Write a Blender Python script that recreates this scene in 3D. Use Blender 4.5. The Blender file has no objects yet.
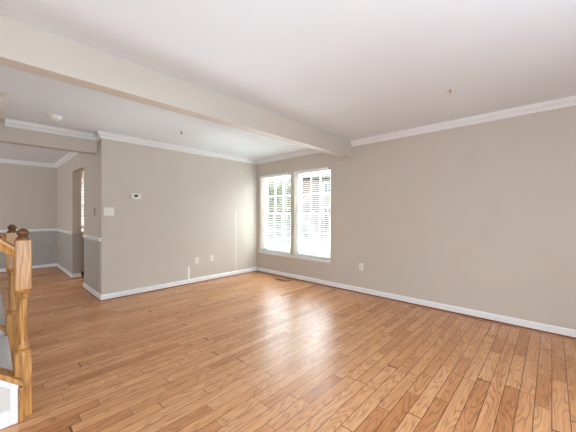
import bpy, bmesh, math, random
from mathutils import Vector, Matrix
random.seed(7)
S = bpy.context.scene
C = S.collection

# ------------------------------------------------------------------ camera
cam = bpy.data.cameras.new('camera')
cam.sensor_width = 36.0
cam.lens = 36.0 * 281 / 576
cam.shift_y = -2 / 576
cam.clip_start = 0.05
co = bpy.data.objects.new('camera', cam)
C.objects.link(co)
co.location = (0, 0, 1.254)
co.rotation_euler = (math.pi / 2, 0, math.atan2(.6845, .729) - math.pi / 2)
S.camera = co

# ------------------------------------------------------------------ world, sun, exposure
S.view_settings.view_transform = 'Standard'
S.view_settings.look = 'None'
S.view_settings.gamma = 1.0
S.view_settings.use_curve_mapping = False
S.view_settings.exposure = 0.34
W = bpy.data.worlds.new('sky')
S.world = W
W.use_nodes = True
wn = W.node_tree.nodes
wl = W.node_tree.links
sky = wn.new('ShaderNodeTexSky')
sky.sky_type = 'NISHITA'
sky.sun_disc = False
sky.sun_elevation = math.radians(38)
sky.sun_rotation = math.radians(250)
sky.air_density = 1.0
sky.dust_density = 3.0
# bright overcast haze: paler and weaker at the horizon, brightest overhead
tcw = wn.new('ShaderNodeTexCoord')
spw = wn.new('ShaderNodeSeparateXYZ')
wl.new(tcw.outputs['Generated'], spw.inputs[0])
rw = wn.new('ShaderNodeValToRGB')
rw.color_ramp.elements[0].position = .03; rw.color_ramp.elements[0].color = (.13, .14, .15, 1)
rw.color_ramp.elements[1].position = .5; rw.color_ramp.elements[1].color = (.93, .96, 1, 1)
wl.new(spw.outputs[2], rw.inputs[0])
mixw = wn.new('ShaderNodeMix')
mixw.data_type = 'RGBA'; mixw.blend_type = 'ADD'
mixw.inputs[0].default_value = 0.12
scw = wn.new('ShaderNodeVectorMath'); scw.operation = 'SCALE'; scw.inputs[3].default_value = 7.0
wl.new(rw.outputs[0], scw.inputs[0])
wl.new(scw.outputs[0], mixw.inputs[6])
wl.new(sky.outputs[0], mixw.inputs[7])
bg = wn['Background']
wl.new(mixw.outputs[2], bg.inputs[0])
bg.inputs[1].default_value = 1.0
S.cycles.use_denoising = True
S.cycles.max_bounces = 10
S.cycles.diffuse_bounces = 6
S.cycles.sample_clamp_indirect = 6.0

def lamp(name, kind, loc, rot, energy, col=(1, 1, 1), size=None, size_y=None):
    l = bpy.data.lights.new(name, kind)
    l.energy = energy
    l.color = col
    if kind == 'AREA':
        l.shape = 'RECTANGLE'
        l.size = size
        l.size_y = size_y or size
    elif kind == 'SUN':
        l.angle = size
    elif size:
        l.shadow_soft_size = size
    o = bpy.data.objects.new(name, l)
    C.objects.link(o)
    o.location = loc
    o.rotation_euler = rot
    return o
R_ = math.radians
lamp('sun', 'SUN', (10, 0, 10), (R_(50), 0, R_(-75)), .8, (1, .95, .88), R_(1))
# fill lamp added behind the viewer to light walls and ceiling
lamp('rear_fill', 'AREA', (.5, -1.5, 1.15), (R_(108), 0, R_(0)), 88, (.66, .83, 1), 2.4, 1.9)
# unseen lamp outside below the sills, added to brighten the ceiling past the beam
lamp('ceiling_fill', 'AREA', (7.0, 5.6, -.36), (R_(118), 0, R_(108)), 1900, (.80, .91, 1), 3.4, .45)
# fill lamp added in front of the closed left wall
lamp('left_fill', 'AREA', (-2.7, 1.0, 1.3), (R_(90), 0, R_(-90)), 9, (.95, .97, 1), 1.6, 1.8)
lamp('dining_fill', 'AREA', (-2.7, 6.9, 1.4), (R_(90), 0, R_(-90)), 34, (.92, .96, 1), 1.6, 1.5)  # fill lamp added out of view to brighten the dining room

# ------------------------------------------------------------------ node helpers
def newmat(name):
    m = bpy.data.materials.new(name)
    m.use_nodes = True
    return m, m.node_tree.nodes, m.node_tree.links, m.node_tree.nodes['Principled BSDF']

def simple(name, col, rough=.5, metal=0, noise=0.0, scale=20, bump=0.0, spec=.5):
    m, n, l, p = newmat(name)
    p.inputs['Roughness'].default_value = rough
    p.inputs['Metallic'].default_value = metal
    p.inputs['Specular IOR Level'].default_value = spec
    tc = n.new('ShaderNodeNewGeometry')
    nz = n.new('ShaderNodeTexNoise')
    nz.inputs['Scale'].default_value = scale
    nz.inputs['Detail'].default_value = 4
    l.new(tc.outputs['Position'], nz.inputs['Vector'])
    r = n.new('ShaderNodeValToRGB')
    r.color_ramp.elements[0].color = tuple(max(0, c * (1 - noise)) for c in col[:3]) + (1,)
    r.color_ramp.elements[1].color = tuple(min(1, c * (1 + noise)) for c in col[:3]) + (1,)
    r.color_ramp.elements[0].position = .3
    r.color_ramp.elements[1].position = .7
    l.new(nz.outputs[0], r.inputs[0])
    l.new(r.outputs[0], p.inputs['Base Color'])
    if bump:
        b = n.new('ShaderNodeBump')
        b.inputs['Strength'].default_value = bump
        b.inputs['Distance'].default_value = .002
        nz2 = n.new('ShaderNodeTexNoise')
        nz2.inputs['Scale'].default_value = 260
        l.new(tc.outputs['Position'], nz2.inputs['Vector'])
        l.new(nz2.outputs[0], b.inputs['Height'])
        l.new(b.outputs[0], p.inputs['Normal'])
    return m

def srgb(r, g, b):
    return tuple(((c / 255) / 12.92 if c <= 10 else (((c / 255) + .055) / 1.055) ** 2.4) for c in (r, g, b))

def M_(n, op, a=None, b=None, l=None, va=None, vb=None):
    x = n.new('ShaderNodeMath')
    x.operation = op
    if a is not None: l.new(a, x.inputs[0])
    elif va is not None: x.inputs[0].default_value = va
    if b is not None: l.new(b, x.inputs[1])
    elif vb is not None: x.inputs[1].default_value = vb
    return x.outputs[0]

def plank_floor(name, along='X', bw=.083):
    m, n, l, p = newmat(name)
    g = n.new('ShaderNodeNewGeometry')
    sp = n.new('ShaderNodeSeparateXYZ')
    l.new(g.outputs['Position'], sp.inputs[0])
    A, Bc = (sp.outputs[0], sp.outputs[1]) if along == 'X' else (sp.outputs[1], sp.outputs[0])
    rowf = M_(n, 'DIVIDE', Bc, l=l, vb=bw)
    row = M_(n, 'FLOOR', rowf, l=l)
    wn1 = n.new('ShaderNodeTexWhiteNoise'); wn1.noise_dimensions = '1D'
    l.new(row, wn1.inputs['W'])
    wn2 = n.new('ShaderNodeTexWhiteNoise'); wn2.noise_dimensions = '1D'
    l.new(M_(n, 'ADD', row, l=l, vb=57.3), wn2.inputs['W'])
    L = M_(n, 'ADD', M_(n, 'MULTIPLY', wn2.outputs[0], l=l, vb=.75), l=l, vb=.45)
    off = M_(n, 'MULTIPLY', wn1.outputs[0], l=l, vb=5.0)
    colf = M_(n, 'DIVIDE', M_(n, 'ADD', A, off, l=l), L, l=l)
    # wobble of the end joints so the boards of a row have unequal lengths
    colw = M_(n, 'ADD', colf, M_(n, 'MULTIPLY', M_(n, 'SINE', M_(n, 'MULTIPLY', colf, l=l, vb=2.4), l=l), l=l, vb=.3), l=l)
    col = M_(n, 'FLOOR', colw, l=l)
    idv = n.new('ShaderNodeCombineXYZ')
    l.new(row, idv.inputs[0]); l.new(col, idv.inputs[1])
    wn3 = n.new('ShaderNodeTexWhiteNoise'); wn3.noise_dimensions = '3D'
    l.new(idv.outputs[0], wn3.inputs['Vector'])
    rs = n.new('ShaderNodeSeparateXYZ')
    l.new(wn3.outputs['Color'], rs.inputs[0])
    # grain coordinates
    gv = n.new('ShaderNodeCombineXYZ')
    l.new(M_(n, 'ADD', A, M_(n, 'MULTIPLY', rs.outputs[0], l=l, vb=31), l=l), gv.inputs[0])
    l.new(M_(n, 'ADD', Bc, M_(n, 'MULTIPLY', rs.outputs[1], l=l, vb=17), l=l), gv.inputs[1])
    mp = n.new('ShaderNodeVectorMath'); mp.operation = 'MULTIPLY'
    mp.inputs[1].default_value = (1.6, 11, 1)
    l.new(gv.outputs[0], mp.inputs[0])
    cat = n.new('ShaderNodeTexNoise')
    cat.inputs['Scale'].default_value = 1.0; cat.inputs['Detail'].default_value = 1.5
    cat.inputs['Roughness'].default_value = .45
    l.new(mp.outputs[0], cat.inputs['Vector'])
    rings = M_(n, 'FRACT', M_(n, 'MULTIPLY', cat.outputs[0], l=l, vb=13), l=l)
    ring = M_(n, 'ABSOLUTE', M_(n, 'SUBTRACT', rings, l=l, vb=.5), l=l)   # 0..0.5
    ring = M_(n, 'MULTIPLY', ring, l=l, vb=2)
    ringp = M_(n, 'POWER', ring, l=l, vb=2.4)
    mp2 = n.new('ShaderNodeVectorMath'); mp2.operation = 'MULTIPLY'
    mp2.inputs[1].default_value = (9, 210, 1)
    l.new(gv.outputs[0], mp2.inputs[0])
    fine = n.new('ShaderNodeTexNoise'); fine.inputs['Scale'].default_value = 1; fine.inputs['Detail'].default_value = 3
    l.new(mp2.outputs[0], fine.inputs['Vector'])
    big = n.new('ShaderNodeTexNoise'); big.inputs['Scale'].default_value = 1.1
    mp3 = n.new('ShaderNodeVectorMath'); mp3.operation = 'MULTIPLY'
    mp3.inputs[1].default_value = (1.5, 14, 1)
    l.new(gv.outputs[0], mp3.inputs[0]); l.new(mp3.outputs[0], big.inputs['Vector'])
    ramp = n.new('ShaderNodeValToRGB')
    e = ramp.color_ramp.elements
    e[0].position = 0.0; e[0].color = FLOOR_COLS[0] + (1,)
    e[1].position = 1.0; e[1].color = FLOOR_COLS[-1] + (1,)
    for i, c in enumerate(FLOOR_COLS[1:-1]):
        q = e.new((i + 1) / (len(FLOOR_COLS) - 1)); q.color = c + (1,)
    tone = M_(n, 'ADD', M_(n, 'MULTIPLY', rs.outputs[2], l=l, vb=.62), M_(n, 'MULTIPLY', big.outputs[0], l=l, vb=.5), l=l)
    l.new(tone, ramp.inputs[0])
    dk = n.new('ShaderNodeMix'); dk.data_type = 'RGBA'; dk.blend_type = 'MULTIPLY'
    dk.inputs[7].default_value = (.42, .27, .17, 1)
    fac = M_(n, 'ADD', M_(n, 'MULTIPLY', ringp, l=l, vb=.55), M_(n, 'MULTIPLY', M_(n, 'SUBTRACT', fine.outputs[0], l=l, vb=.5), l=l, vb=1.1), l=l)
    cl = n.new('ShaderNodeClamp'); l.new(fac, cl.inputs[0])
    l.new(cl.outputs[0], dk.inputs[0])
    l.new(ramp.outputs[0], dk.inputs[6])
    # joints
    fr = M_(n, 'FRACT', rowf, l=l)
    edge = M_(n, 'ABSOLUTE', M_(n, 'SUBTRACT', fr, l=l, vb=.5), l=l)
    j1 = M_(n, 'GREATER_THAN', edge, l=l, vb=.474)
    frc = M_(n, 'FRACT', colw, l=l)
    ec = M_(n, 'ABSOLUTE', M_(n, 'SUBTRACT', frc, l=l, vb=.5), l=l)
    j2 = M_(n, 'GREATER_THAN', ec, l=l, vb=.4965)
    j = M_(n, 'MAXIMUM', j1, j2, l=l)
    jm = n.new('ShaderNodeMix'); jm.data_type = 'RGBA'
    jm.inputs[7].default_value = srgb(88, 50, 28) + (1,)
    l.new(M_(n, 'MULTIPLY', j, l=l, vb=.95), jm.inputs[0])
    l.new(dk.outputs[2], jm.inputs[6])
    l.new(jm.outputs[2], p.inputs['Base Color'])
    b = n.new('ShaderNodeBump'); b.inputs['Strength'].default_value = .22; b.inputs['Distance'].default_value = .0015
    lowf = n.new('ShaderNodeTexNoise'); lowf.inputs['Scale'].default_value = 7
    l.new(g.outputs['Position'], lowf.inputs['Vector'])
    hh = M_(n, 'SUBTRACT', M_(n, 'ADD', M_(n, 'MULTIPLY', fine.outputs[0], l=l, vb=.25), M_(n, 'MULTIPLY', lowf.outputs[0], l=l, vb=1.5), l=l), M_(n, 'ADD', j, M_(n, 'MULTIPLY', rs.outputs[1], l=l, vb=.0), l=l), l=l)
    l.new(hh, b.inputs['Height'])
    l.new(b.outputs[0], p.inputs['Normal'])
    p.inputs['Roughness'].default_value = .27
    rr = M_(n, 'ADD', M_(n, 'MULTIPLY', rs.outputs[0], l=l, vb=.08), l=l, vb=.27)
    l.new(rr, p.inputs['Roughness'])
    return m

def oak(name, light, dark, sc=(40, 40, 3)):
    m, n, l, p = newmat(name)
    tc = n.new('ShaderNodeTexCoord')
    mp = n.new('ShaderNodeVectorMath'); mp.operation = 'MULTIPLY'; mp.inputs[1].default_value = sc
    l.new(tc.outputs['Object'], mp.inputs[0])
    nz = n.new('ShaderNodeTexNoise'); nz.inputs['Scale'].default_value = 1.6; nz.inputs['Detail'].default_value = 5
    nz.inputs['Distortion'].default_value = .6
    l.new(mp.outputs[0], nz.inputs['Vector'])
    r = n.new('ShaderNodeValToRGB')
    r.color_ramp.elements[0].position = .32; r.color_ramp.elements[0].color = dark + (1,)
    r.color_ramp.elements[1].position = .62; r.color_ramp.elements[1].color = light + (1,)
    l.new(nz.outputs[0], r.inputs[0]); l.new(r.outputs[0], p.inputs['Base Color'])
    p.inputs['Roughness'].default_value = .32
    return m

FLOOR_COLS = [srgb(156, 98, 58), srgb(190, 129, 82), srgb(209, 150, 102), srgb(222, 168, 121), srgb(198, 137, 88)]
GREIGE = srgb(204, 195, 183)
mat = {}
mat['wall'] = simple('greige_wall_paint', GREIGE, .62, noise=.012, scale=3, bump=.08)
mat['wall_low'] = simple('grey_wall_paint', srgb(176, 174, 170), .6, noise=.012, scale=3, bump=.08)
mat['ceiling'] = simple('white_ceiling_paint', srgb(230, 236, 242), .8, noise=.01, scale=2, bump=.08)
mat['trim'] = simple('white_trim_gloss', srgb(238, 239, 240), .35, noise=.01)
mat['frame'] = simple('white_vinyl', srgb(240, 240, 238), .4, noise=.01)
mat['slat'] = simple('white_blind_slat', srgb(240, 240, 236), .45, noise=.01)
mat['plate'] = simple('white_plastic', srgb(236, 234, 228), .35, noise=.01)
mat['dark'] = simple('dark_plastic', srgb(38, 36, 34), .4, noise=.1)
mat['screen'] = simple('grey_lcd', srgb(70, 76, 70), .25, noise=.1)
mat['steel'] = simple('brushed_nickel', srgb(150, 142, 130), .35, metal=.9, noise=.05)
mat['bronze'] = simple('bronze_register', srgb(112, 84, 60), .4, metal=.3, noise=.1)
mat['shoe'] = simple('stained_shoe_moulding', srgb(132, 72, 42), .35, noise=.12, scale=30)
mat['floor'] = plank_floor('oak_plank_floor')
mat['border'] = plank_floor('oak_border_board', 'Y')
mat['oak'] = oak('honey_oak', srgb(204, 150, 84), srgb(146, 94, 42))
mat['oak_dark'] = oak('dark_honey_oak', srgb(128, 84, 48), srgb(80, 48, 28))
mat['carpet'] = simple('grey_white_carpet', srgb(206, 206, 206), .95, noise=.16, scale=150, bump=.8)
mat['tile'] = simple('grey_entry_tile', srgb(182, 176, 174), .5, noise=.05, scale=8)
mat['grass'] = simple('lawn', srgb(52, 62, 42), .9, noise=.3, scale=6)
mat['siding'] = simple('beige_siding', srgb(104, 88, 80), .8, noise=.04)
mat['siding2'] = simple('pale_grey_siding', srgb(106, 106, 102), .8, noise=.04)
mat['shingle'] = simple('roof_shingle', srgb(74,70,68), .9, noise=.2, scale=9)
mat['bark'] = simple('bark', srgb(98, 84, 70), .9, noise=.25, scale=14)
mat['leaf'] = simple('yellow_green_leaf', srgb(78, 84, 44), .7, noise=.3, scale=4)
mat['leaf2'] = simple('dark_green_leaf', srgb(64, 78, 58), .7, noise=.3, scale=4)
mat['fence'] = simple('weathered_fence', srgb(80, 76, 68), .8, noise=.12, scale=8)
mat['cab'] = simple('grey_cabinet_paint', srgb(168, 168, 160), .45, noise=.02)
mat['counter'] = simple('pale_countertop', srgb(216, 212, 204), .3, noise=.08, scale=40)
mat['panel'] = simple('pale_grey_panel', srgb(214, 209, 202), .5, noise=.01)
mat['glassdark'] = simple('dark_house_window', srgb(70, 80, 88), .1, noise=.1)
m, n, l, p = newmat('window_glass')
mat['glass'] = m
tr = n.new('ShaderNodeBsdfTransparent'); gl = n.new('ShaderNodeBsdfGlossy'); gl.inputs['Roughness'].default_value = .02
fz = n.new('ShaderNodeFresnel'); fz.inputs[0].default_value = 1.45
mx = n.new('ShaderNodeMixShader')
tr.inputs[0].default_value = (.95, .97, .96, 1)
gg = n.new('ShaderNodeNewGeometry')
l.new(M_(n, 'MULTIPLY', fz.outputs[0], M_(n, 'SUBTRACT', None, gg.outputs['Backfacing'], l=l, va=1.0), l=l), mx.inputs[0]); l.new(tr.outputs[0], mx.inputs[1]); l.new(gl.outputs[0], mx.inputs[2])
l.new(mx.outputs[0], n['Material Output'].inputs[0])
m, n, l, p = newmat('fill_light_glow')  # glow of the added kitchen fixture
mat['lit'] = m
p.inputs['Emission Color'].default_value = (1, .93, .8, 1); p.inputs['Emission Strength'].default_value = 18

# ------------------------------------------------------------------ mesh builder
class MB:
    def __init__(s): s.bm = bmesh.new()
    def box(s, x0, x1, y0, y1, z0, z1):
        vs = [s.bm.verts.new((x, y, z)) for x in (x0, x1) for y in (y0, y1) for z in (z0, z1)]
        for f in ((0, 1, 3, 2), (4, 6, 7, 5), (0, 4, 5, 1), (2, 3, 7, 6), (0, 2, 6, 4), (1, 5, 7, 3)):
            s.bm.faces.new([vs[i] for i in f])
        return s
    def prism(s, prof, fn, a, b):
        """prof: closed 2-D outline; fn(u, v, w) -> xyz; extruded from w=a to w=b"""
        A = [s.bm.verts.new(fn(u, v, a)) for u, v in prof]
        B = [s.bm.verts.new(fn(u, v, b)) for u, v in prof]
        k = len(prof)
        for i in range(k):
            s.bm.faces.new((A[i], A[(i + 1) % k], B[(i + 1) % k], B[i]))
        s.bm.faces.new(A[::-1]); s.bm.faces.new(B)
        return s
    def lathe(s, prof, cx, cy, seg=20, z0=0.0):
        rings = []
        for r, z in prof:
            rings.append([s.bm.verts.new((cx + r * math.cos(2 * math.pi * i / seg), cy + r * math.sin(2 * math.pi * i / seg), z0 + z)) for i in range(seg)])
        for a, b in zip(rings, rings[1:]):
            for i in range(seg):
                s.bm.faces.new((a[i], a[(i + 1) % seg], b[(i + 1) % seg], b[i]))
        s.bm.faces.new(rings[0][::-1]); s.bm.faces.new(rings[-1])
        return s
    def build(s, name, m, parent=None, bevel=0, smooth=False, seg=2):
        bmesh.ops.recalc_face_normals(s.bm, faces=s.bm.faces[:])
        me = bpy.data.meshes.new(name)
        s.bm.to_mesh(me); s.bm.free()
        me.materials.append(mat[m] if isinstance(m, str) else m)
        o = bpy.data.objects.new(name, me)
        C.objects.link(o)
        if parent is not None: o.parent = parent
        if bevel:
            b = o.modifiers.new('bevel', 'BEVEL'); b.width = bevel; b.segments = seg; b.limit_method = 'ANGLE'
        if smooth:
            for pl in me.polygons: pl.use_smooth = True
            me.set_sharp_from_angle(angle=R_(40))
        return o
def box(*a): return MB().box(*a)
def struct(o):
    o['kind'] = 'structure'; return o
def tag(o, label, cat, group=None, kind=None):
    o['label'] = label; o['category'] = cat
    if group: o['group'] = group
    if kind: o['kind'] = kind
    return o
def empty(name, loc=(0, 0, 0), rz=0):
    o = bpy.data.objects.new(name, None); C.objects.link(o)
    o.location = loc; o.rotation_euler = (0, 0, rz); o.empty_display_size = .1
    return o
def copy_tree(o, parent=None):
    c = o.copy(); C.objects.link(c)
    if parent is not None: c.parent = parent
    for ch in list(o.children): copy_tree(ch, c)
    return c

# ------------------------------------------------------------------ shell
H = 2.43
XR, YB, YD, XS = 4.04, 4.73, 8.55, 1.11       # right wall, back wall, dining wall, side of the dining opening
XL, YF, XK = -2.8, -1.6, 4.04
struct(box(XL - .15, XR - .083, YF - .15, YD + .2, -.12, 0).build('floor', 'floor'))
struct(box(XR - .083, XR + .12, YF - .15, YD + .2, -.12, 0).build('floor_border', 'border'))
struct(box(XL - .15, XR + .3, YF - .15, YD + .2, H, H + .12).build('ceiling', 'ceiling'))
struct(box(XL, .135, 4.05, 6.6, 0, .006).build('floor_entry', 'tile'))

# right wall with two window openings
WZ0, WZ1 = .455, 2.066
WIN = [(3.722, 4.619), (2.787, 3.640)]
w = MB()
T = .17
w.box(XR, XR + T, YF, WIN[1][0], 0, H)
w.box(XR, XR + T, WIN[1][1], WIN[0][0], 0, H)
w.box(XR, XR + T, WIN[0][1], YD + .12, 0, H)
for a, b in WIN:
    w.box(XR, XR + T, a, b, 0, WZ0)
    w.box(XR, XR + T, a, b, WZ1, H)
struct(w.build('wall_right', 'wall'))
# back wall (living room / kitchen), return wall with the kitchen doorway
struct(box(XS, XR, YB, YB + .12, 0, H).build('wall_back', 'wall', bevel=.006))
DO0, DO1, DOZ = 5.807, 6.775, 2.076
def two_tone(name, boxes, split, par=None):
    hi, lo = MB(), MB()
    for (x0, x1, y0, y1, z0, z1) in boxes:
        if z0 < split < z1:
            lo.box(x0, x1, y0, y1, z0, split); hi.box(x0, x1, y0, y1, split, z1)
        elif z1 <= split: lo.box(x0, x1, y0, y1, z0, z1)
        else: hi.box(x0, x1, y0, y1, z0, z1)
    o = struct(hi.build(name, 'wall'))
    lo.build('lower_wall', 'wall_low', o)
    return o
two_tone('wall_hall', [(XS, XS + .14, YB + .12, DO0, 0, H), (XS, XS + .14, DO1, YD, 0, H), (XS, XS + .14, DO0, DO1, DOZ, H)], .88)
two_tone('wall_dining', [(XL, XS, YD, YD + .12, 0, H)], .88)
# kitchen far wall with its window
KW = (1.42, 2.34, .92, 2.13)
struct(MB().box(XS, KW[0], YD, YD + .12, 0, H).box(KW[1], XR, YD, YD + .12, 0, H).box(KW[0], KW[1], YD, YD + .12, 0, KW[2]).box(KW[0], KW[1], YD, YD + .12, KW[3], H).build('wall_kitchen', 'wall'))
# shell behind and beside the viewer
struct(box(XL - .12, XL, YF, YD + .12, 0, H).build('wall_left', 'wall'))
struct(MB().box(XL, -.75, YF - .12, YF, 0, H).box(1.75, XR + T, YF - .12, YF, 0, H).box(-.75, 1.75, YF - .12, YF, 2.1, H).build('wall_front', 'wall'))
d = empty('door_1', (.5, YF - .06, 0)); struct(d)
f = MB()
for x in (-1.25, -.05, 1.15): f.box(x, x + .1, -.04, .04, .03, 2.1)
f.box(-1.25, 1.25, -.04, .04, 0, .08).box(-1.25, 1.25, -.04, .04, 2.02, 2.1)
f.build('door_frame', 'frame', d)
box(-1.15, 1.15, -.004, .004, .08, 2.02).build('glass', 'glass', d)

# ceiling beam, dining header, stair soffit
BZ = 2.18
struct(box(XL, XR, 2.367, 2.50, BZ, H).build('ceiling_beam', 'wall', bevel=.003))
HZ = 2.158
struct(box(XL, XS, 4.95, 5.08, HZ, H).build('header_beam', 'wall', bevel=.003))
struct(MB().prism([(.135, H), (-1.0, 1.465), (XL, 1.465), (XL, H)], lambda u, v, w: (u, w, v), 3.87, 4.95).build('stair_soffit', 'wall'))

# crown moulding profile: (distance from wall, height below ceiling)
CP = [(0, 0), (.060, 0), (.060, -.012), (.050, -.013), (.048, -.020), (.046, -.034), (.034, -.046), (.022, -.052), (.021, -.060), (.012, -.062), (.012, -.076), (.006, -.084), (0, -.084)]
def run(name, prof, z, path, mt):
    """sweep a wall-hugging profile along a mitred path; the room lies to the LEFT of the path's direction"""
    bm = bmesh.new()
    rings = []
    k = len(path)
    P = [Vector(p) for p in path]
    for i in range(k):
        dirs = []
        if i > 0: dirs.append((P[i] - P[i - 1]).normalized())
        if i < k - 1: dirs.append((P[i + 1] - P[i]).normalized())
        nrm = [Vector((-q.y, q.x)) for q in dirs]
        if len(nrm) == 2:
            nn = nrm[0] + nrm[1]
            nn = nn / nn.dot(nrm[0]) if nn.length > 1e-6 else nrm[0]
        else: nn = nrm[0]
        rings.append([bm.verts.new((P[i].x + nn.x * u, P[i].y + nn.y * u, z + v)) for u, v in prof])
    m_ = len(prof)
    for a, b in zip(rings, rings[1:]):
        for i in range(m_): bm.faces.new((a[i], a[(i + 1) % m_], b[(i + 1) % m_], b[i]))
    bm.faces.new(rings[0]); bm.faces.new(rings[-1][::-1])
    mb = MB(); mb.bm.free(); mb.bm = bm
    return struct(mb.build(name, mt))
run('trim_1', CP, H, [(XR, YF), (XR, 2.367)], 'trim')
run('trim_2', CP, H, [(XR, 2.50), (XR, YB), (XS, YB), (XS, 4.95), (.136, 4.95)], 'trim')
run('trim_3', CP, H, [(XS, 5.08), (XS, YD), (XL, YD)], 'trim')
run('trim_4', [(a * 1.3, b * 1.3) for a, b in CP], H, [(XR, YD), (XS + .14, YD), (XS + .14, YB + .12)], 'trim')
BP = [(0, .016), (.013, .016), (.013, .072), (.009, .082), (.004, .088), (0, .088)]
SP = [(0, 0), (.020, 0), (.018, .009), (.013, .016), (0, .016)]
for nm, pr, mt in (('baseboard', BP, 'trim'), ('shoe', SP, 'shoe')):
    base = 'baseboard_' if nm == 'baseboard' else 'trim_shoe_'
    run(base + 'right', pr, 0, [(XR, YF), (XR, YB), (XS, YB), (XS, DO0), (XS + .14, DO0)], mt)
    run(base + 'hall', pr, 0, [(XS + .14, DO1), (XS, DO1), (XS, YD), (XL, YD)], mt)
# chair rail
RP = [(0, 0), (.008, 0), (.012, .012), (.024, .024), (.026, .036), (.018, .044), (.018, .052), (.010, .06), (0, .06)]
run('trim_5', RP, .85, [(XS, YB + .004), (XS, DO0)], 'trim')
run('trim_6', RP, .85, [(XS, DO1), (XS, YD), (XL, YD)], 'trim')

# window stool shared by both windows
struct(MB().box(XR - .035, XR + .09, 2.765, 4.64, WZ0 - .022, WZ0).build('trim_7', 'trim', bevel=.005))
struct(MB().box(XR - .012, XR, 2.80, 4.60, WZ0 - .05, WZ0 - .022).build('trim_8', 'trim', bevel=.003))

# ------------------------------------------------------------------ windows
def make_window(name, y0, y1, z0, z1, x):
    """double hung window in a wall whose normal is x; x is the inner face of the frame"""
    e = struct(empty(name, (x, (y0 + y1) / 2, z0)))
    hw, hh = (y1 - y0) / 2, z1 - z0
    f = MB()
    fw = .05
    f.box(0, .085, -hw, -hw + fw, 0, hh).box(0, .085, hw - fw, hw, 0, hh)
    f.box(0, .085, -hw + fw, hw - fw, 0, fw * .8).box(0, .085, -hw + fw, hw - fw, hh - fw * .8, hh)
    f.build('window_frame', 'frame', e, bevel=.003)
    mid = hh / 2
    iw = hw - fw
    for nm, a, b, dx in (('lower_sash', fw * .8, mid + .022, .012), ('upper_sash', mid - .022, hh - fw * .8, .048)):
        s = MB(); st = .042
        s.box(dx, dx + .03, -iw, -iw + st, a, b).box(dx, dx + .03, iw - st, iw, a, b)
        s.box(dx, dx + .03, -iw + st, iw - st, a, a + (.055 if nm == 'lower_sash' else .042)).box(dx, dx + .03, -iw + st, iw - st, b - .042, b)
        so = s.build(nm, 'frame', e, bevel=.003)
        g = MB(); w_ = 2 * (iw - st)
        aa, bb = a + .045, b - .042
        for q in (1, 2):
            yy = -iw + st + w_ * q / 3
            g.box(dx + .007, dx + .023, yy - .011, yy + .011, aa, bb)
        zm = (aa + bb) / 2
        g.box(dx + .008, dx + .022, -iw + st, iw - st, zm - .011, zm + .011)
        g.build('muntins', 'frame', so)
        box(dx + .013, dx + .017, -iw + st, iw - st, aa, bb).build('glass', 'glass', so)
        if nm == 'lower_sash':
            MB().box(dx - .022, dx, -.03, .03, b - .004, b + .008).box(dx - .02, dx - .006, -.008, .03, b + .008, b + .016).build('sash_lock', 'plate', so, bevel=.002)
    return e
make_window('window_1', WIN[0][0], WIN[0][1], WZ0, WZ1, XR + .075)
make_window('window_2', WIN[1][0], WIN[1][1], WZ0, WZ1, XR + .075)
k = make_window('window_3', -(KW[1] - KW[0]) / 2, (KW[1] - KW[0]) / 2, KW[2], KW[3], 0)
k.location = ((KW[0] + KW[1]) / 2, YD + .02, KW[2]); k.rotation_euler = (0, 0, R_(90))

# ------------------------------------------------------------------ blinds
def make_blind(y0, y1, ztop, zbot, tilt, label, n_sl=None, knob=True):
    e = empty('window_blind', (XR + .03, (y0 + y1) / 2, zbot))
    tag(e, label, 'window blind', 'white blinds in the living room windows' if knob else None)
    hw = (y1 - y0) / 2 - .006
    hh = ztop - zbot
    MB().box(-.036, .022, -hw - .006, hw + .006, hh - .058, hh).build('headrail', 'slat', e, bevel=.004)
    s = MB()
    n_ = int((hh - .09) / .036)
    for i in range(n_):
        z = .034 + i * .036
        c_, s_ = math.cos(tilt), math.sin(tilt)
        pts = []
        for u, v in ((-.021, -.0008), (-.010, .0009), (0, .0014), (.010, .0009), (.021, -.0008), (.010, -.0002), (0, .0003), (-.010, -.0002)):
            pts.append((u * c_ - v * s_, z + u * s_ + v * c_))
        s.prism(pts, lambda u, v, w: (u, w, v), -hw, hw)
    s.build('slats', 'slat', e)
    MB().box(-.013, .013, -hw, hw, 0, .016).build('bottom_rail', 'slat', e, bevel=.003)
    cd = MB()
    for y in (-hw * .62, hw * .62):
        cd.box(-.0225, -.0215, y - .001, y + .001, .016, hh - .05).box(.0215, .0225, y - .001, y + .001, .016, hh - .05)
    cd.build('ladder_cords', 'slat', e)
    if knob:
        MB().box(-.044, -.036, -hw + .002, -hw + .026, hh - .034, hh - .008).build('bracket_clip', 'dark', e, bevel=.002)['label'] = 'small black clip on the headrail end'
        mb = MB(); mb.lathe([(.004, 0), (.004, .62)], -.03, hw - .06, 8, hh - .68)
        mb.build('tilt_wand', 'slat', e, smooth=True)
    return e
make_blind(WIN[0][0], WIN[0][1], WZ1 + .004, WZ0 + .003, R_(7), 'white horizontal blind in the far window, next to the room corner')
make_blind(WIN[1][0], WIN[1][1], WZ1 + .004, WZ0 + .003, R_(10), 'white horizontal blind in the nearer window, its slats tilted a little more')
kb = make_blind(-.45, .45, KW[3], KW[2] + .002, R_(35), 'white blind in the kitchen window seen through the doorway', knob=False)
kb.location = ((KW[0] + KW[1]) / 2, YD - .03 + .03, KW[2] + .002); kb.rotation_euler = (0, 0, R_(90))

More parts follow.
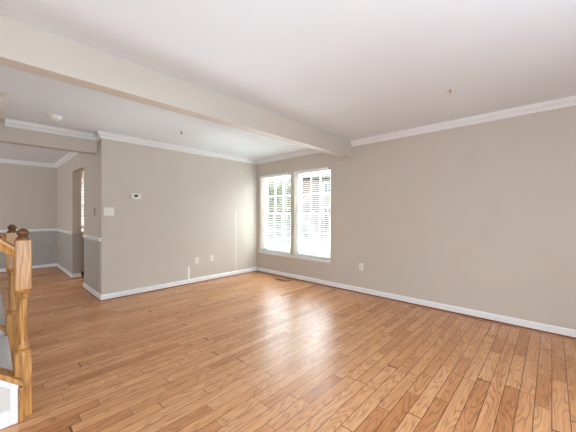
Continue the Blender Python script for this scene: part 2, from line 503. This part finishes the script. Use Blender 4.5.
# ------------------------------------------------------------------ wall devices
def outlet(loc, rz, label):
    """local -y faces the room"""
    e = empty('electrical_outlet', loc, rz)
    tag(e, label, 'outlet', 'wall outlets in the living room')
    MB().box(-.036, .036, -.006, 0, -.058, .058).build('cover_plate', 'plate', e, bevel=.003)
    for z in (-.021, .021):
        r = MB().box(-.017, .017, -.0085, -.006, z - .0145, z + .0145).build('receptacle', 'plate', e, bevel=.004)
        MB().box(-.009, -.006, -.0092, -.0084, z - .003, z + .007).box(.006, .009, -.0092, -.0084, z - .003, z + .006).box(-.002, .002, -.0092, -.0084, z - .011, z - .007).build('slots', 'dark', r)
    MB().lathe([(.003, 0), (.003, .0012)], 0, 0, 10).build('screw', 'steel', e).matrix_local = Matrix.Translation((0, -.006, 0)) @ Matrix.Rotation(R_(90), 4, 'X')
    return e
outlet((2.602, YB, .405), 0, 'white wall outlet on the back wall, the one nearer the thermostat')
outlet((2.916, YB, .416), 0, 'white wall outlet on the back wall, the one nearer the windows')
outlet((XR, 2.20, .417), R_(-90), 'white wall outlet low on the right-hand wall')

def switch(loc, rz, gangs, pm, name, label, hw, hh):
    e = empty(name, loc, rz)
    tag(e, label, 'light switch')
    MB().box(-hw, hw, -.006, 0, -hh, hh).build('cover_plate', pm, e, bevel=.003)
    for i in range(gangs):
        x = (i - (gangs - 1) / 2) * .046
        MB().box(x - .006, x + .006, -.008, -.006, -.013, .013).build('toggle_slot', pm, e, bevel=.001)
        MB().prism([(-.004, -.008), (.004, -.002), (.006, -.016), (.002, -.018)], lambda u, v, w_: (w_, v, u), x - .004, x + .004).build('toggle', pm, e)
    for i in range(gangs):
        x = (i - (gangs - 1) / 2) * .046
        for z in (-.03, .03):
            MB().box(x - .003, x + .003, -.0072, -.006, z - .003, z + .003).build('screw', pm, e, bevel=.001)
    return e
switch((1.205, YB, 1.289), 0, 2, 'plate', 'light_switch', 'white double light switch at the left end of the back wall', .066, .06)
switch((XS, 5.10, 1.292), R_(-90), 1, 'steel', 'light_switch', 'metal-plated light switch on the side wall beside the kitchen doorway', .04, .062)

th = tag(empty('thermostat', (1.5715, YB, 1.531)), 'small white thermostat with dark display on the back wall', 'thermostat')
MB().box(-.074, .074, -.012, 0, -.044, .044).build('base', 'plate', th, bevel=.004)
MB().box(-.070, .070, -.030, -.012, -.040, .040).build('housing', 'plate', th, bevel=.006, seg=3)
MB().box(-.034, .020, -.0315, -.0295, -.012, .022).build('display', 'dark', th, bevel=.001)['label'] = 'dark thermostat display'
for z in (-.006, .016):
    MB().box(.034, .046, -.0325, -.0295, z - .005, z + .005).build('button', 'plate', th, bevel=.001)

# thin pale vertical strips laid on the back wall
mat['streak'] = simple('pale_streak', srgb(226, 221, 212), .5, noise=.02)
mat['streak2'] = simple('white_streak', srgb(250, 249, 246), .5, noise=.02)
wb = bpy.data.objects['wall_back']
o = MB().box(3.466, 3.486, YB - .0008, YB - .0001, .09, 1.335).build('wall_streak', 'streak', wb); o['label'] = 'long pale vertical streak'
o = MB().box(2.434, 2.462, YB - .0008, YB - .0001, .09, .31).build('wall_streak', 'streak2', wb); o['label'] = 'short white vertical streak'

# floor register
fv = tag(empty('floor_vent', (3.79, 3.735, 0)), 'small bronze floor vent in the oak boards under the windows', 'floor vent')
g = MB().box(-.055, .055, -.14, .14, .0, .003)
g.build('vent_plate', 'bronze', fv, bevel=.001)
g = MB()
for i in range(17):
    y = -.12 + i * .015
    g.box(-.04, -.004, y - .004, y + .004, .0028, .0036).box(.004, .04, y - .004, y + .004, .0028, .0036)
g.build('slots', 'dark', fv)

# smoke detector
sd = tag(empty('smoke_detector', (.542, 4.36, H)), 'round white smoke detector on the ceiling beyond the beam', 'smoke detector')
MB().lathe([(.072, -.012), (.074, -.006), (.074, 0)], 0, 0, 32).build('base', 'plate', sd, smooth=True)
MB().lathe([(.020, -.045), (.050, -.043), (.062, -.034), (.066, -.014), (.066, -.012)], 0, 0, 32).build('cover', 'plate', sd, smooth=True)
MB().lathe([(.008, -.048), (.008, -.044)], .02, 0, 12).build('test_button', 'plate', sd, smooth=True)
# sprinklers
def sprinkler(loc, label):
    e = tag(empty('fire_sprinkler', loc), label, 'sprinkler', 'ceiling sprinkler heads')
    MB().lathe([(.030, -.004), (.032, -.001), (.032, 0)], 0, 0, 20).build('escutcheon', 'plate', e, smooth=True)
    MB().lathe([(.006, -.040), (.009, -.028), (.009, -.004)], 0, 0, 12).build('head', 'steel', e, smooth=True)
    MB().box(-.016, -.012, -.002, .002, -.045, -.015).box(.012, .016, -.002, .002, -.045, -.015).box(-.016, .016, -.002, .002, -.018, -.013).box(-.016, .016, -.002, .002, -.046, -.042).build('yoke', 'plate', e)
    MB().lathe([(.018, -.049), (.018, -.047)], 0, 0, 14).build('deflector', 'plate', e)
sprinkler((1.874, 3.835, H), 'tiny fire sprinkler head on the ceiling between beam and back wall')
sprinkler((2.98, .70, H), 'tiny fire sprinkler head on the ceiling near the right-hand wall')

# ------------------------------------------------------------------ staircase
st = tag(empty('staircase', (0, 2.93, 0)), 'oak and carpet staircase with turned newel posts at the left edge', 'staircase')
def rel(mb):  # world-built meshes become local to the staircase empty
    for v in mb.bm.verts: v.co.y -= 2.93
    return mb
NY, FY, NX = 2.405, 3.44, .146
RISE, RUN = .19, .225
for i in range(8):
    x1 = .112 - RUN * i
    z = RISE * (i + 1) + .03
    b = MB(); b.box(x1 - RUN - .005, x1 - .02, NY + .03, FY - .03, 0 if i < 1 else RISE * i, z)
    o = rel(b).build('step', 'carpet', st, bevel=.01, seg=3)
    b = MB(); b.box(x1 - RUN, x1, NY + .03, FY - .03, z - .045, z + .004)
    rel(b).build('tread_carpet', 'carpet', st, bevel=.018, seg=4)
b = MB(); b.box(XL, .112 - RUN * 8, 2.43, 3.87, 1.4, 1.6)
rel(b).build('landing', 'carpet', st, bevel=.01)
SL = .86
def zc(x): return .238 + (.146 - x) * SL          # underside line of the sloping cap
XE = -1.7
# closed stringer walls with cap, near side and far side
for (ya, yb, near) in ((2.335, 2.445, True), (3.40, 3.47, False)):
    b = MB(); b.prism([(NX - .02, 0), (NX - .02, zc(NX - .02) - .03), (XE, zc(XE) - .03), (XE, 0)], lambda u, v, w_: (u, w_, v), ya + .012, yb - .012)
    rel(b).build('side_panel', 'panel', st)
    b = MB(); b.prism([(NX - .002, zc(NX) + .004), (NX - .002, zc(NX) - .032), (XE, zc(XE) - .032), (XE, zc(XE) + .004)], lambda u, v, w_: (u, w_, v), ya - .006, yb + .006)
    rel(b).build('stringer_cap', 'oak', st, bevel=.005)
    if near:
        b = MB(); b.box(NX - .024, NX - .002, ya, NY - .04, 0, zc(NX) - .032)
        rel(b).build('end_board', 'oak', st, bevel=.002)
        # raised white moulding frame of the first panel and a rail along the slope
        x1, x0 = NX - .026, -.86
        t = .034
        b = MB()
        yA, yB_ = ya + .002, ya + .014
        b.prism([(x1, 0), (x1, zc(x1) - .034), (x1 - t, zc(x1 - t) - .034), (x1 - t, 0)], lambda u, v, w_: (u, w_, v), yA, yB_)
        b.prism([(x1 - t, zc(x1 - t) - .034), (XE, zc(XE) - .034), (XE, zc(XE) - .075), (x1 - t, zc(x1 - t) - .075)], lambda u, v, w_: (u, w_, v), yA, yB_)
        b.prism([(x1 - t, 0), (XE, 0), (XE, .09), (x1 - t, .09)], lambda u, v, w_: (u, w_, v), yA, yB_)
        for xx in (-.55, -1.2):
            b.prism([(xx, .09), (xx - t, .09), (xx - t, zc(xx - t) - .075), (xx, zc(xx) - .075)], lambda u, v, w_: (u, w_, v), yA, yB_)
        rel(b).build('panel_frame', 'trim', st, bevel=.003)
def newel(y, NX=NX):
    hw = .0395
    b = MB()
    b.box(NX - hw, NX + hw, y - hw, y + hw, 0, .395)
    n0 = rel(b).build('newel_post', 'oak', st, bevel=.006)
    # chamfered shoulders and turned shaft
    pr = [(.0385, .393), (.036, .402), (.027, .410), (.030, .416), (.034, .422), (.034, .430), (.028, .438), (.0225, .45), (.0235, .52), (.0235, .56), (.0222, .66),
          (.0215, .715), (.022, .728), (.030, .734), (.030, .742), (.024, .748), (.024, .758), (.033, .766), (.036, .776), (.0385, .788)]
    b = MB(); b.lathe(pr, NX, y, 24)
    rel(b).build('turned_shaft', 'oak', n0, smooth=True)
    b = MB(); b.box(NX - hw, NX + hw, y - hw, y + hw, .784, 1.094)
    rel(b).build('top_block', 'oak', n0, bevel=.006)
    b = MB(); b.lathe([(.033, 1.092), (.034, 1.10), (.031, 1.107), (.025, 1.112), (.022, 1.119), (.026, 1.125), (.0305, 1.131), (.031, 1.138), (.027, 1.148), (.018, 1.159), (.008, 1.165), (.001, 1.166)], NX, y, 28)
    o = rel(b).build('finial', 'oak_dark', n0, smooth=True); o['label'] = 'dark turned cap'
newel(NY); newel(FY - .04, NX - .008)
def zr(x): return .985 + (.106 - x) * SL            # underside of handrail
for y in (NY, FY):
    prof = [(-.022, 0), (.022, 0), (.026, .012), (.022, .022), (.029, .034), (.027, .050), (.015, .060), (-.015, .060), (-.027, .050), (-.029, .034), (-.022, .022), (-.026, .012)]
    b = MB(); bm = b.bm
    A = [bm.verts.new((NX - .035, y + u, zr(NX - .035) + v * 1.3)) for u, v in prof]
    B = [bm.verts.new((XE, y + u, zr(XE) + v * 1.3)) for u, v in prof]
    for i in range(12): bm.faces.new((A[i], A[(i + 1) % 12], B[(i + 1) % 12], B[i]))
    bm.faces.new(A[::-1]); bm.faces.new(B)
    rel(b).build('handrail', 'oak', st, smooth=True)
    for i in range(14):
        x = -.005 - i * .118
        if x < XE: break
        z0, z1 = zc(x) - .01, zr(x) + .02
        L_ = z1 - z0
        b = MB()
        b.box(x - .015, x + .015, y - .015, y + .015, z0, z0 + .16)
        b.box(x - .015, x + .015, y - .015, y + .015, z1 - .2, z1)
        b.lathe([(.014, .155), (.009, .17), (.014, .18), (.0095, .19), (.013, .26), (.0105, L_ - .26), (.0135, L_ - .22), (.010, L_ - .21), (.014, L_ - .195)], x, y, 12, z0)
        rel(b).build('baluster', 'oak', st, smooth=True)

# ------------------------------------------------------------------ kitchen seen through the doorway
kc = tag(empty('base_cabinet', (1.56, 7.7, 0)), 'grey kitchen base cabinet seen through the narrow doorway', 'cabinet')
MB().box(-.29, .29, -.78, .72, .09, .86).build('body', 'cab', kc, bevel=.003)
MB().box(-.27, .25, -.74, .70, 0, .09).build('toe_kick', 'dark', kc)
for i in range(3):
    y = -.77 + i * .5
    dr = MB().box(.29, .308, y, y + .48, .12, .84).build('door', 'cab', kc, bevel=.003)
    MB().box(.308, .33, y + .42, y + .432, .6, .72).build('handle', 'steel', dr, bevel=.002)
MB().box(-.3, .32, -.8, .73, .86, .90).build('countertop', 'counter', kc, bevel=.004)
kl = tag(empty('kitchen_fill_light', (2.2, 7.2, H)), 'round unseen light added to brighten the kitchen', 'added fill light')  # fixture added out of view to brighten the kitchen crown
MB().lathe([(.17, -.03), (.18, -.02), (.18, 0)], 0, 0, 28).build('base', 'steel', kl, smooth=True)
MB().lathe([(.04, -.10), (.10, -.09), (.14, -.065), (.16, -.03)], 0, 0, 28).build('fill_light_shade', 'lit', kl, smooth=True)
lamp('kitchen_fill', 'POINT', (2.2, 7.2, 2.2), (0, 0, 0), 28, (1, .95, .88), .12)  # point fill added under the unseen kitchen fixture

# ------------------------------------------------------------------ outside
struct(box(XR + T, 60, -40, 60, -.9, -.6).build('ground', 'grass'))
struct(box(XR + T, 10.5, -6, 12, -.6, -.55).build('ground_bounce_slab', simple('pale_bounce_slab', srgb(205, 202, 196), .8, noise=.05)))  # pale slab added out of view to bounce sun up to the ceiling
struct(box(-20, XR + T, YD + .12, 60, -.9, -.6).build('ground_rear', 'grass'))
def house(name, loc, rz, w_, d_, h_, sm, label):
    e = tag(empty(name, loc, rz), label, 'house')
    b = MB(); b.box(-w_ / 2, w_ / 2, -d_ / 2, d_ / 2, 0, h_)
    b.build('wall', sm, e)
    s = MB(); k_ = int(h_ / .2)
    for i in range(k_):
        s.prism([(-d_ / 2 - .022, i * .2), (-d_ / 2, i * .2), (-d_ / 2, i * .2 + .2)], lambda u, v, w2: (w2, u, v), -w_ / 2, w_ / 2)
    s.build('clapboards', sm, e)
    MB().prism([(-d_ / 2 - .4, h_), (d_ / 2 + .4, h_), (0, h_ + d_ * .35)], lambda u, v, w2: (w2, u, v), -w_ / 2 - .3, w_ / 2 + .3).build('roof', 'shingle', e)
    for fx in (-.32, 0, .32):
        for z in (1.1, 3.9):
            if z + 1.4 > h_: continue
            x = fx * w_
            f = MB().box(x - .55, x + .55, -d_ / 2 - .06, -d_ / 2, z, z + 1.5).build('house_window', 'trim', e)
            MB().box(x - .46, x - .03, -d_ / 2 - .07, -d_ / 2 - .055, z + .1, z + 1.4).box(x + .03, x + .46, -d_ / 2 - .07, -d_ / 2 - .055, z + .1, z + 1.4).build('pane', 'glassdark', f)
    return e
# local -y of a house faces back towards the room
house('neighbour_house', (30, 20.5, -.6), R_(-62), 15, 8, 6.0, 'siding', 'beige clapboard house across the lawn, seen through the nearer window')
house('neighbour_house', (22, 35, -.6), R_(-35), 12, 8, 4.6, 'siding2', 'pale grey house far behind the trees, seen through the far window')
house('neighbour_house', (2, 26, -.6), R_(0), 10, 8, 5.6, 'siding', 'beige house beyond the kitchen window')
fe = tag(empty('garden_fence', (16.5, 13.8, -.6), R_(-42)), 'weathered board fence across the lawn outside the windows', 'fence')
b = MB()
for i in range(90): b.box(-6.3 + i * .14, -6.3 + i * .14 + .125, -.012, .012, .05, 1.45 + .03 * math.sin(i * 5.1))
b.build('boards', 'fence', fe)
for i in range(6): box(-6.3 + i * 2.5, -6.2 + i * 2.5, .012, .11, 0, 1.6).build('post', 'fence', fe)
MB().box(-6.3, 6.3, .012, .05, .35, .44).box(-6.3, 6.3, .012, .05, 1.05, 1.14).build('rail', 'fence', fe)
def tree(name, x, y, h_, r, lm, label, nl=2600, low=.35):
    e = tag(empty(name, (x, y, -.6)), label, 'tree', 'trees outside the windows')
    b = MB(); b.lathe([(.17, 0), (.13, .3), (.11, h_ * .4), (.06, h_ * .75), (.02, h_ * .92)], 0, 0, 10)
    b.build('trunk', 'bark', e, smooth=True)
    bb = MB()
    cl = []
    for i in range(22):
        a = random.uniform(0, 6.28); q = random.uniform(.2, .85) * r; z = random.uniform(low, .95) * h_
        q *= 1 - .6 * abs(z / h_ - .6)
        c_ = Vector((q * math.cos(a), q * math.sin(a), z)); cl.append(c_)
        s0 = Vector((0, 0, max(.25 * h_, z - .3 * h_))); dv = (c_ - s0)
        ax = dv.normalized().orthogonal() * .022; ay = dv.normalized().cross(ax)
        A = [bb.bm.verts.new(s0 + ax * math.cos(t) + ay * math.sin(t)) for t in (0, 1.57, 3.14, 4.71)]
        B = [bb.bm.verts.new(c_ + (ax * math.cos(t) + ay * math.sin(t)) * .4) for t in (0, 1.57, 3.14, 4.71)]
        for k_ in range(4): bb.bm.faces.new((A[k_], A[(k_ + 1) % 4], B[(k_ + 1) % 4], B[k_]))
    bb.build('branches', 'bark', e)
    fo = MB()
    for i in range(nl):
        c_ = random.choice(cl); v = Vector([random.gauss(0, 1) for _ in range(3)]).normalized() * r * .38 * random.random() ** .5
        p_ = c_ + v
        u = Vector([random.gauss(0, 1) for _ in range(3)]).normalized(); w2 = u.orthogonal().normalized()
        L1, L2 = random.uniform(.06, .12), random.uniform(.035, .06)
        vs = [fo.bm.verts.new(p_ + q_) for q_ in (u * L1, w2 * L2, -u * L1, -w2 * L2)]
        fo.bm.faces.new(vs)
    fo.build('foliage', lm, e)
tree('garden_tree', 12.6, 13.6, 5.2, 2.3, 'leaf', 'yellow-green leafy tree outside the far window', 6500, .2)
tree('garden_tree', 17.5, 17.5, 5.4, 2.2, 'leaf2', 'darker green tree standing farthest from the windows', 3000)
tree('garden_tree', 22.0, 13.6, 3.0, 1.3, 'leaf2', 'small dark green tree low in the nearer window', 1800, .2)
tree('garden_tree', 9.6, 16.6, 3.4, 1.2, 'leaf', 'slender yellow-green tree nearest the house corner', 1800)
